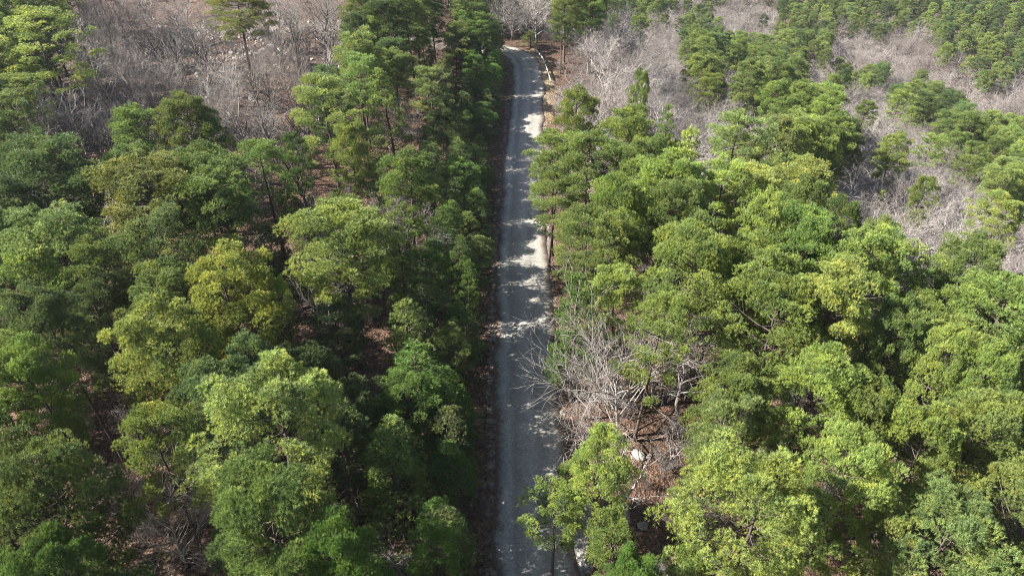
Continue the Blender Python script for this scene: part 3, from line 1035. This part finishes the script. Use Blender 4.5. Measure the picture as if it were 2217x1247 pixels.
FAR_P, FAR_B, NEARP, NEARB = [], [], [], []
GAPS = [(380, 870, 45, 150), (370, 1100, 95, 150), (400, 1320, 140, 130), (930, 300, 50, 60), (930, 470, 40, 50), (760, 770, 30, 40), (300, 640, 60, 30), (1395, 1010, 90, 150), (1580, 700, 40, 40)]
for x, y in walk():
    g = float(ground_h(x, y))
    if y > 620 and rnd.random() < 0.3:
        continue
    H = rnd.uniform(11.5, 16.0)
    p = pix(x, y, g + H * 0.72)
    if p is None or p[0] < -330 or p[0] > PW + 60 or p[1] < -70 or p[1] > PH + 330:
        continue
    z = zone_at(p[0], p[1])
    if 1170 < p[0] < 1480 and 12 < p[1] < 120:
        z = 'B'
    if y > 150 and x > 0 and z == 'P':
        pf = pix(x, y, g + 3.0)
        if zone_at(pf[0], pf[1]) == 'B' and rnd.random() < 0.4:
            z = 'B'
    if y > 150 and x > 0 and z == 'B' and rnd.random() < 0.10:
        z = 'P'
    ptop = pix(x, y, g + H * 0.97)
    zt = zone_at(ptop[0], ptop[1])
    if z in 'Pm' and zt in 'Bb' and ptop[1] > 20:
        z = zt
    if p[0] < 0 and z == 'b':
        z = 'm'
    rd = road_dist(x, y)
    if rd < 4.4:
        continue
    if z == 'G':
        z = 'P' if rd > 7 else 'G'
    if z == 'm':
        z = rnd.choice('PBB') if y < 175 else rnd.choice('PB')
    if z in 'Gg':
        continue
    foot = pix(x, y, g)
    if any(abs(foot[0] - a) < c and abs(foot[1] - b) < d for a, b, c, d in GAPS):
        continue
    pn = (-80 < p[0] < PW + 40 and p[1] < PH + 110)
    if z in 'PL':
        if z == 'L':
            H = rnd.uniform(9.0, 12.3)
            D = rnd.uniform(3.8, 5.2)
            col = rnd.choice(['dark', 'vivid', 'vivid', 'mid', 'blue'])
            need = 2.9
        else:
            D = H / 15 * rnd.uniform(4.6, 6.6)
            if x < -3:
                col = rnd.choice(['mid', 'mid', 'dark', 'lime', 'blue', 'pale', 'mid'])
                need = 3.8 if y < 80 else 4.3
            else:
                col = rnd.choice(['mid', 'lime', 'lime', 'yellow', 'pale', 'mid', 'lime', 'lime'])
                need = 3.9
        if -24 < x < 0 and 50 < y < 128:
            H = min(H, (2.2 - x) * 0.75 * rnd.uniform(0.85, 1.15))
            D = min(D, H * 0.5)
        if rd < 6.5:
            H = min(H, 10)
            D = min(D, 4.0)
        if y > 190:
            D *= 0.84 if y < 260 else 0.74
            H *= 0.88 if y < 260 else 0.78
        if y > 175:
            need = 4.3 if y < 260 else 3.9
        if not free(x, y, need):
            continue
        var = rnd.choice('RRRI' if z == 'P' else 'RIIS')
        SPOTS.append((x, y, need))
        rec = (D / p[2], x, y, H, D, var, col)
        (NEARP if pn and z in 'PL' else FAR_P).append(rec)
    else:
        H = rnd.uniform(8.0, 13.5) if z == 'b' else rnd.uniform(6.5, 10.5)
        D = H * (rnd.uniform(0.42, 0.62) if z == 'b' else rnd.uniform(0.72, 1.0))
        if y > 105 and rd < 10 and x > 0 or z == 'b' and 180 < p[0] < 700 and 50 < p[1] < 240 and rnd.random() < 0.18:
            continue
        if rd < 7:
            H *= 0.6
            D *= 0.6
        var = rnd.choice('UUUW') if z == 'b' else rnd.choice('UWW')
        if not free(x, y, 3.1 if z == 'b' else 2.6):
            continue
        SPOTS.append((x, y, 3.1 if z == 'b' else 2.6))
        if x > 0:
            tint = rnd.choice([WHITE, WHITE, GREY, PINK])
        else:
            tint = rnd.choice([GREY, GREY, WHITE, DUSK, WHITE, DUSK])
        k_t = rnd.uniform(0.8, 1.2)
        tint = tuple(v * k_t for v in tint)
        rec = (D / p[2], x, y, H, D, var, tint)
        (NEARB if pn else FAR_B).append(rec)

NEARP.sort(reverse=True)
NEARB.sort(reverse=True)
n_p = sum(1 for r in REG if r['what'] == 'pine')
n_b = sum(1 for r in REG if r['what'] == 'bare tree')
print("pines", n_p, len(NEARP), len(FAR_P), "bare", n_b, len(NEARB), len(FAR_B))
for rec in NEARP[:298 - n_p]:
    add_pine(*rec[1:])
for rec in NEARB[:298 - n_b]:
    add_bare(*rec[1:])
FAR_P += NEARP[298 - n_p:]
FAR_B += NEARB[298 - n_b:]


# ------------------------------------------------------------------ the far wood: far too many to name, one object each kind
def scatter(name, label, cat, recs, sources, colour_of):
    """one mesh of points carrying size, turn and choice; geometry nodes stand a tree on each"""
    if not recs:
        return
    pts = np.array([(r[1], r[2], float(ground_h(r[1], r[2]))) for r in recs])
    me = bpy.data.meshes.new(name)
    me.vertices.add(len(pts))
    me.vertices.foreach_set("co", pts.astype(np.float32).ravel())
    o = put(me, name)
    o['kind'] = 'stuff'
    o['label'] = label
    o['category'] = cat
    sc, rot, idx, fsel = [], [], [], []
    for r in recs:
        s = sources[rnd.randrange(len(sources))]
        sc.append((r[4] / s[2], r[4] / s[2], r[3] / s[1]))
        rot.append((0, 0, rnd.uniform(0, 6.28)))
        idx.append(s[3])
    for nm, typ, arr, key in (("tsize", 'FLOAT_VECTOR', sc, "vector"), ("tturn", 'FLOAT_VECTOR', rot, "vector")):
        a = me.attributes.new(nm, typ, 'POINT')
        a.data.foreach_set(key, np.array(arr, dtype=np.float32).ravel())
    a = me.attributes.new("tkind", 'INT', 'POINT')
    a.data.foreach_set("value", np.array(idx, dtype=np.int32))
    ng = bpy.data.node_groups.new(name, 'GeometryNodeTree')
    ng.interface.new_socket("Geometry", in_out='INPUT', socket_type='NodeSocketGeometry')
    ng.interface.new_socket("Geometry", in_out='OUTPUT', socket_type='NodeSocketGeometry')
    gi, go = ng.nodes.new("NodeGroupInput"), ng.nodes.new("NodeGroupOutput")
    jn = ng.nodes.new("GeometryNodeGeometryToInstance")
    iop = ng.nodes.new("GeometryNodeInstanceOnPoints")
    for s in sources[::-1]:
        oi = ng.nodes.new("GeometryNodeObjectInfo")
        oi.inputs[0].default_value = s[4]
        oi.inputs["As Instance"].default_value = True
        ng.links.new(oi.outputs["Geometry"], jn.inputs[0])

    def attr(nm, typ):
        n = ng.nodes.new("GeometryNodeInputNamedAttribute")
        n.data_type = typ
        n.inputs[0].default_value = nm
        return n.outputs[0]
    ng.links.new(gi.outputs[0], iop.inputs["Points"])
    ng.links.new(jn.outputs[0], iop.inputs["Instance"])
    iop.inputs["Pick Instance"].default_value = True
    ng.links.new(attr("tkind", 'INT'), iop.inputs["Instance Index"])
    e = ng.nodes.new("FunctionNodeEulerToRotation")
    ng.links.new(attr("tturn", 'FLOAT_VECTOR'), e.inputs[0])
    ng.links.new(e.outputs[0], iop.inputs["Rotation"])
    ng.links.new(attr("tsize", 'FLOAT_VECTOR'), iop.inputs["Scale"])
    ng.links.new(iop.outputs[0], go.inputs[0])
    md = o.modifiers.new("scatter", 'NODES')
    md.node_group = ng
    return o


def whole(var, name, col, wood=False):
    """one unlinked tree mesh: trunk and crown together"""
    tr, cr = var
    bm = np.zeros(0)
    vt = np.empty(len(tr.vertices) * 3, dtype=np.float32); tr.vertices.foreach_get("co", vt)
    vc = np.empty(len(cr.vertices) * 3, dtype=np.float32); cr.vertices.foreach_get("co", vc)
    lt = np.empty(len(tr.loops), dtype=np.int32); tr.loops.foreach_get("vertex_index", lt)
    lc = np.empty(len(cr.loops), dtype=np.int32); cr.loops.foreach_get("vertex_index", lc)
    nt_, nc = len(tr.polygons), len(cr.polygons)
    st = np.empty(nt_, dtype=np.int32); tr.polygons.foreach_get("loop_total", st)
    sc = np.empty(nc, dtype=np.int32); cr.polygons.foreach_get("loop_total", sc)
    attrs = []
    if "tone" in cr.attributes:
        tn = np.empty(nc, dtype=np.float32); cr.attributes["tone"].data.foreach_get("value", tn)
        attrs = [("tone", 'FACE', 'FLOAT', np.concatenate([np.zeros(nt_), tn]))]
    me = mesh_from(name, np.concatenate([vt, vc]).reshape(-1, 3), np.concatenate([lt, lc + len(tr.vertices)]), np.concatenate([st, sc]),
                   [bark_mat(name + "_bark", (0.19, 0.17, 0.158), (0.36, 0.335, 0.315), 5.0, tint=col)] * 2 if wood else [M_PBARK, foliage_mat(name + "_needles", col)], np.concatenate([np.zeros(nt_), np.ones(nc)]), attrs=attrs)
    o = bpy.data.objects.new(name, me)
    o.color = (*col, 1)
    return o


srcs = []
i_ = 0
for v_, c_ in ((('R', 0), 'mid'), (('R', 1), 'lime'), (('R', 2), 'mid'), (('R', 3), 'pale'), (('I', 0), 'lime'), (('I', 1), 'dark'), (('R', 4), 'blue')):
    vv = PINE[v_[0]][v_[1]]
    srcs.append((None, vv[1], vv[2], i_, whole(vv[0], "far_pine", C[c_])))
    i_ += 1
scatter("distant_pine_wood", "hazy far pine wood covering the valley and the slope beyond it at upper right", "pine wood", FAR_P, srcs, None)
srcs = []
i_ = 0
for v_, c_ in ((('U', 0), WHITE), (('W', 0), WHITE), (('W', 1), PINK), (('U', 2), GREY), (('W', 2), (1.0, 0.95, 0.9))):
    vv = BARE[v_[0]][v_[1]]
    srcs.append((None, vv[1], vv[2], i_, whole(vv[0], "far_bare", c_, True)))
    i_ += 1
scatter("distant_bare_wood", "hazy grey leafless woods in the hollows of the far valley", "bare wood", FAR_B, srcs, None)

# undergrowth: leafless brush no one could count
brush = []
tries = 0
while len(brush) < 2600 and tries < 20000:
    tries += 1
    y = rnd.uniform(14, 190)
    x = rnd.uniform(-0.8 * y - 6, 0.8 * y + 6)
    if road_dist(x, y) < (3.9 if x < 0 or 70 < y < 100 or rnd.random() < 0.4 else (7.0 if y > 100 else 6)):
        continue
    H = rnd.uniform(0.7, 2.6)
    p = pix(x, y, float(ground_h(x, y)) + H)
    if p is None:
        continue
    z = zone_at(p[0], p[1])
    keep = {'b': 0.30, 'B': 1.0, 'm': 0.8, 'g': 0.35, 'P': 0.35, 'L': 0.25, 'G': 0.8}[z]
    if rnd.random() > keep:
        continue
    brush.append((0, x, y, H, H * rnd.uniform(0.7, 1.3)))
srcs = []
i_ = 0
for k in range(3):
    for c_ in (GREY, PINK, (0.5, 0.42, 0.38)):
        vv = BARE['B'][k]
        srcs.append((None, vv[1], vv[2], i_, whole(vv[0], "brush", c_, True)))
        i_ += 1
scatter("undergrowth", "leafless brush and saplings on the leaf litter under the trees", "undergrowth", brush, srcs, None)

# ------------------------------------------------------------------ boulders on the left hillside and a few elsewhere
def rock_mesh(seed):
    import bmesh
    rng = np.random.default_rng(seed)
    bm = bmesh.new()
    bmesh.ops.create_icosphere(bm, subdivisions=3, radius=1.0)
    planes = unit(rng.normal(size=(11, 3)))
    offs = rng.uniform(0.55, 0.85, 11)
    for v in bm.verts:
        p = np.array(v.co)
        for n_, d_ in zip(planes, offs):
            k = p @ n_ - d_
            if k > 0:
                p = p - n_ * k * 0.92
        p *= 1 + 0.05 * rng.normal()
        v.co = p
    me = bpy.data.meshes.new("boulder")
    bm.to_mesh(me)
    bm.free()
    me.materials.append(M_ROCK)
    return me


ROCKS = [rock_mesh(300 + i) for i in range(5)]


def add_rock(px_, py_, s, label=None, flat=0.6, rz=None):
    x, y, z = at(px_, py_, 0)
    if road_dist(x, y) < 3.6:
        return
    o = put(ROCKS[rnd.randrange(5)], "boulder")
    o.location = (x, y, float(ground_h(x, y)) + s * flat * 0.25)
    o.rotation_euler = (rnd.uniform(-0.2, 0.2), rnd.uniform(-0.2, 0.2), rnd.uniform(0, 6.28) if rz is None else rz)
    o.scale = (s * rnd.uniform(0.8, 1.3), s * rnd.uniform(0.7, 1.0), s * flat)
    o['category'] = "boulder"
    o['group'] = "pale boulders on the wooded hillside"
    REG.append(dict(o=o, what="boulder", px=px_, py=py_, w=s * FPX / z, col='rock', var='', label=label, short=None))
    if label:
        o['label'] = label


for px_, py_, s in [(502, 119, .95), (523, 113, .95), (535, 121, .95), (555, 119, .8), (570, 112, .9), (548, 86, .8), (560, 84, .6), (608, 113, .8), (642, 130, .8),
                    (455, 100, .7), (438, 104, .7), (437, 94, .8), (395, 93, .6), (362, 114, .8), (360, 90, .5), (314, 110, .6), (285, 84, .7), (312, 88, .5), (228, 65, .8),
                    (222, 100, .6), (212, 126, .8), (215, 134, .6), (178, 120, .6), (195, 117, .5), (143, 75, .6), (92, 180, .7), (95, 152, .7), (305, 190, .7),
                    (340, 188, .6), (348, 213, .6), (545, 214, .9), (550, 222, .6), (500, 248, .7), (590, 230, .6), (430, 133, .5), (483, 158, .5), (133, 105, .5), (250, 112, .5),
                    (330, 100, .5), (470, 96, .6), (590, 100, .8), (620, 118, .7), (650, 112, .6), (280, 122, .6), (200, 105, .5), (410, 110, .5)]:
    add_rock(px_, py_, s * rnd.uniform(0.75, 1.0))
add_rock(1383, 985, 0.55, "pale boulder on brown leaf litter beside the white forked tree in the clearing", 0.55)
add_rock(1392, 1138, 0.6, "pale flat rock at the foot of the clearing, lower middle", 0.4)
add_rock(1405, 990, 0.3, "small stone right of the pale boulder in the clearing", 0.5)

# loose stones too many to count
stones = []
for _ in range(900):
    px_, py_ = rnd.gauss(400, 170), rnd.gauss(115, 38)
    if not (60 < px_ < 720 and 20 < py_ < 270):
        continue
    x, y, z = at(px_, py_, 0)
    s = rnd.uniform(0.1, 0.3)
    stones.append((0, x, y, s, s * rnd.uniform(0.8, 1.6)))
srcs = []
for i in range(3):
    o = bpy.data.objects.new("stone", ROCKS[i])
    srcs.append((None, 1.0, 1.0, i, o))
scatter("rubble", "loose pale stones strewn over the bare wood's floor", "rubble", stones, srcs, None)

# ------------------------------------------------------------------ fallen logs
def add_log(p0, p1, r, label, mat, h1=0.0):
    a, b = at(*p0), at(*p1)
    za, zb = float(ground_h(a[0], a[1])) + r * 0.8, float(ground_h(b[0], b[1])) + r * 0.6 + h1
    tb = Tubes()
    k = 7
    s = np.linspace(0, 1, k)
    P_ = np.stack([(b[0] - a[0]) * s, (b[1] - a[1]) * s, (zb - za) * s], axis=1)
    L = np.linalg.norm(P_[-1])
    for i in range(1, k - 1):
        P_[i] += [rnd.gauss(0, 0.02) * L, rnd.gauss(0, 0.02) * L, 0.02]
    rad = r * (1 - 0.5 * s)
    rad[0] = r * 0.9
    tb.add(P_, rad, 8)
    tb.add(np.array([P_[0], P_[0] - (P_[1] - P_[0]) * 0.01]), [r * 0.9, 0.001], 8)
    tb.add(np.array([P_[-1], P_[-1] + (P_[-1] - P_[-2]) * 0.01]), [r * 0.5, 0.001], 8)
    for i in range(2, k - 1):
        d = np.array([rnd.uniform(-1, 1), rnd.uniform(-1, 1), rnd.uniform(0.2, 1)])
        tb.add(np.array([P_[i], P_[i] + d * 0.25 * L * 0.4, P_[i] + d * L * 0.17]), [r * 0.35, r * 0.25, r * 0.1], 4)
    o = put(tb.mesh("fallen_log", mat), "fallen_log")
    o.location = (a[0], a[1], za)
    o.color = (1.1, 1.05, 1, 1)
    o['label'] = label
    o['category'] = "fallen log"
    o['group'] = "fallen logs on the forest floor"


add_log((1465, 1122), (1487, 1062), 0.16, "grey-brown fallen log on the leaf litter at the right rim of the clearing", M_GBARK)
add_log((1450, 1118), (1472, 1058), 0.12, "thin fallen log lying close beside the thicker one at the clearing's right rim", M_GBARK)
add_log((905, 368), (962, 358), 0.12, "white fallen bough beside the domed pine left of the road", M_GBARK)
add_log((1590, 915), (1640, 895), 0.14, "bleached broken limb among the pines above the biggest bright pine", M_GBARK)
add_log((478, 452), (560, 440), 0.14, "weathered log lying across the litter above the golden pine", M_PBARK)

# round cedar at the bend
x_, y_, z_ = at(1148, 104, 0)
o = add_pine(x_, y_, 3.4, 3.4, 'S', 'mid', "small round evergreen bush at the road bend, at the guardrail's upper end")


# ================================================================== LABELS: each remaining thing is told by what it stands next to
# ------------------------------------------------------------------ the air between
def build_haze():
    x0, x1, y0, y1, z0, z1 = -1700, 2800, -520, 3200, -56.0, 47.0
    me = bpy.data.meshes.new("haze")
    me.from_pydata([(x, y, z) for z in (z0, z1) for y in (y0, y1) for x in (x0, x1)], [],
                   [(0, 2, 3, 1), (4, 5, 7, 6), (0, 1, 5, 4), (1, 3, 7, 5), (3, 2, 6, 7), (2, 0, 4, 6)])
    m = bpy.data.materials.new("haze")
    m.use_nodes = True
    t = m.node_tree
    t.nodes.remove(t.nodes["Principled BSDF"])
    v = t.nodes.new("ShaderNodeVolumePrincipled")
    v.inputs["Color"].default_value = (0.86, 0.92, 1.0, 1)
    v.inputs["Density"].default_value = 0.00013
    v.inputs["Anisotropy"].default_value = 0.2
    t.links.new(v.outputs[0], t.nodes["Material Output"].inputs["Volume"])
    me.materials.append(m)
    put(me, "haze", kind="stuff")


build_haze()

TOPS = [r for r in REG if r['short']]
EXTRA = [dict(px=1195, py=145, short="the guardrail"), dict(px=1150, py=112, short="the road bend"), dict(px=400, py=120, short="the stony ledge in the bare wood"),
         dict(px=300, py=60, short="the bare wood's upper left"), dict(px=620, py=60, short="the bare wood's upper right"), dict(px=560, py=180, short="the rocky middle of the bare wood"),
         dict(px=200, py=250, short="the bare wood's lower left corner"), dict(px=1900, py=70, short="the large far grey hollow"), dict(px=1758, py=130, short="the small round far grey thicket"),
         dict(px=1400, py=20, short="the pines beyond the bend"), dict(px=800, py=20, short="the pines cut by the top edge"),
         dict(px=1000, py=60, short="the dark pines left of the bend"), dict(px=1050, py=300, short="the roadside evergreen row"), dict(px=850, py=900, short="the dark shaded pines left of the road"),
         dict(px=1300, py=160, short="the grey thicket by the guardrail"), dict(px=1600, py=120, short="the grey gap between ridge pines"),
         dict(px=2100, py=440, short="the white-twigged slope at the right"), dict(px=1950, py=360, short="the white-twigged slope's top"),
         dict(px=2217, py=900, short="the right edge's middle"), dict(px=0, py=900, short="the left edge's lower part")]
ORD = ["nearest", "second nearest", "third nearest", "fourth nearest", "fifth nearest", "sixth nearest", "seventh nearest", "eighth nearest", "ninth nearest", "tenth nearest", "eleventh nearest", "twelfth nearest", "thirteenth nearest", "fourteenth nearest", "fifteenth nearest"]
DIRS = ["right of", "lower right of", "below", "lower left of", "left of", "upper left of", "above", "upper right of"]
buckets = {}
for r in REG:
    if r['label']:
        continue
    best = None
    for t in TOPS + EXTRA:
        d = math.hypot(r['px'] - t['px'], r['py'] - t['py'])
        if best is None or d < best[0]:
            best = (d, t)
    d, t = best
    ang = math.degrees(math.atan2(r['py'] - t['py'], r['px'] - t['px'])) % 360
    k = DIRS[int((ang + 22.5) // 45) % 8]
    if r['what'] == 'pine':
        kind = WORD[r['col']] + " pine"
        if r['var'] == 'S':
            kind = "conical " + kind
    elif r['what'] == 'bare tree':
        kind = "leafless tree"
    else:
        kind = "pale boulder"
    buckets.setdefault((kind, k, t['short']), []).append((d, r))
for (kind, k, sh), rs in buckets.items():
    rs.sort(key=lambda q: q[0])
    for i, (d, r) in enumerate(rs):
        lead = "" if len(rs) == 1 else ORD[min(i, 14)] + " "
        r['label'] = f"{lead}{kind} {k} {sh}"
        if len(r['label'].replace('-', ' ').split()) > 16:
            r['label'] = f"{lead}{kind} {k.replace(' of', '')} of {sh}".replace(" right of the", " right from the").replace("standing ", "").replace("the small ", "the ")
        r['o']['label'] = r['label']
labs = {}
for r in REG:
    labs.setdefault(r['label'], []).append(r)
print("dup labels:", [(k, len(v)) for k, v in labs.items() if len(v) > 1], "long:", [k for k in labs if len(k.split()) > 16])
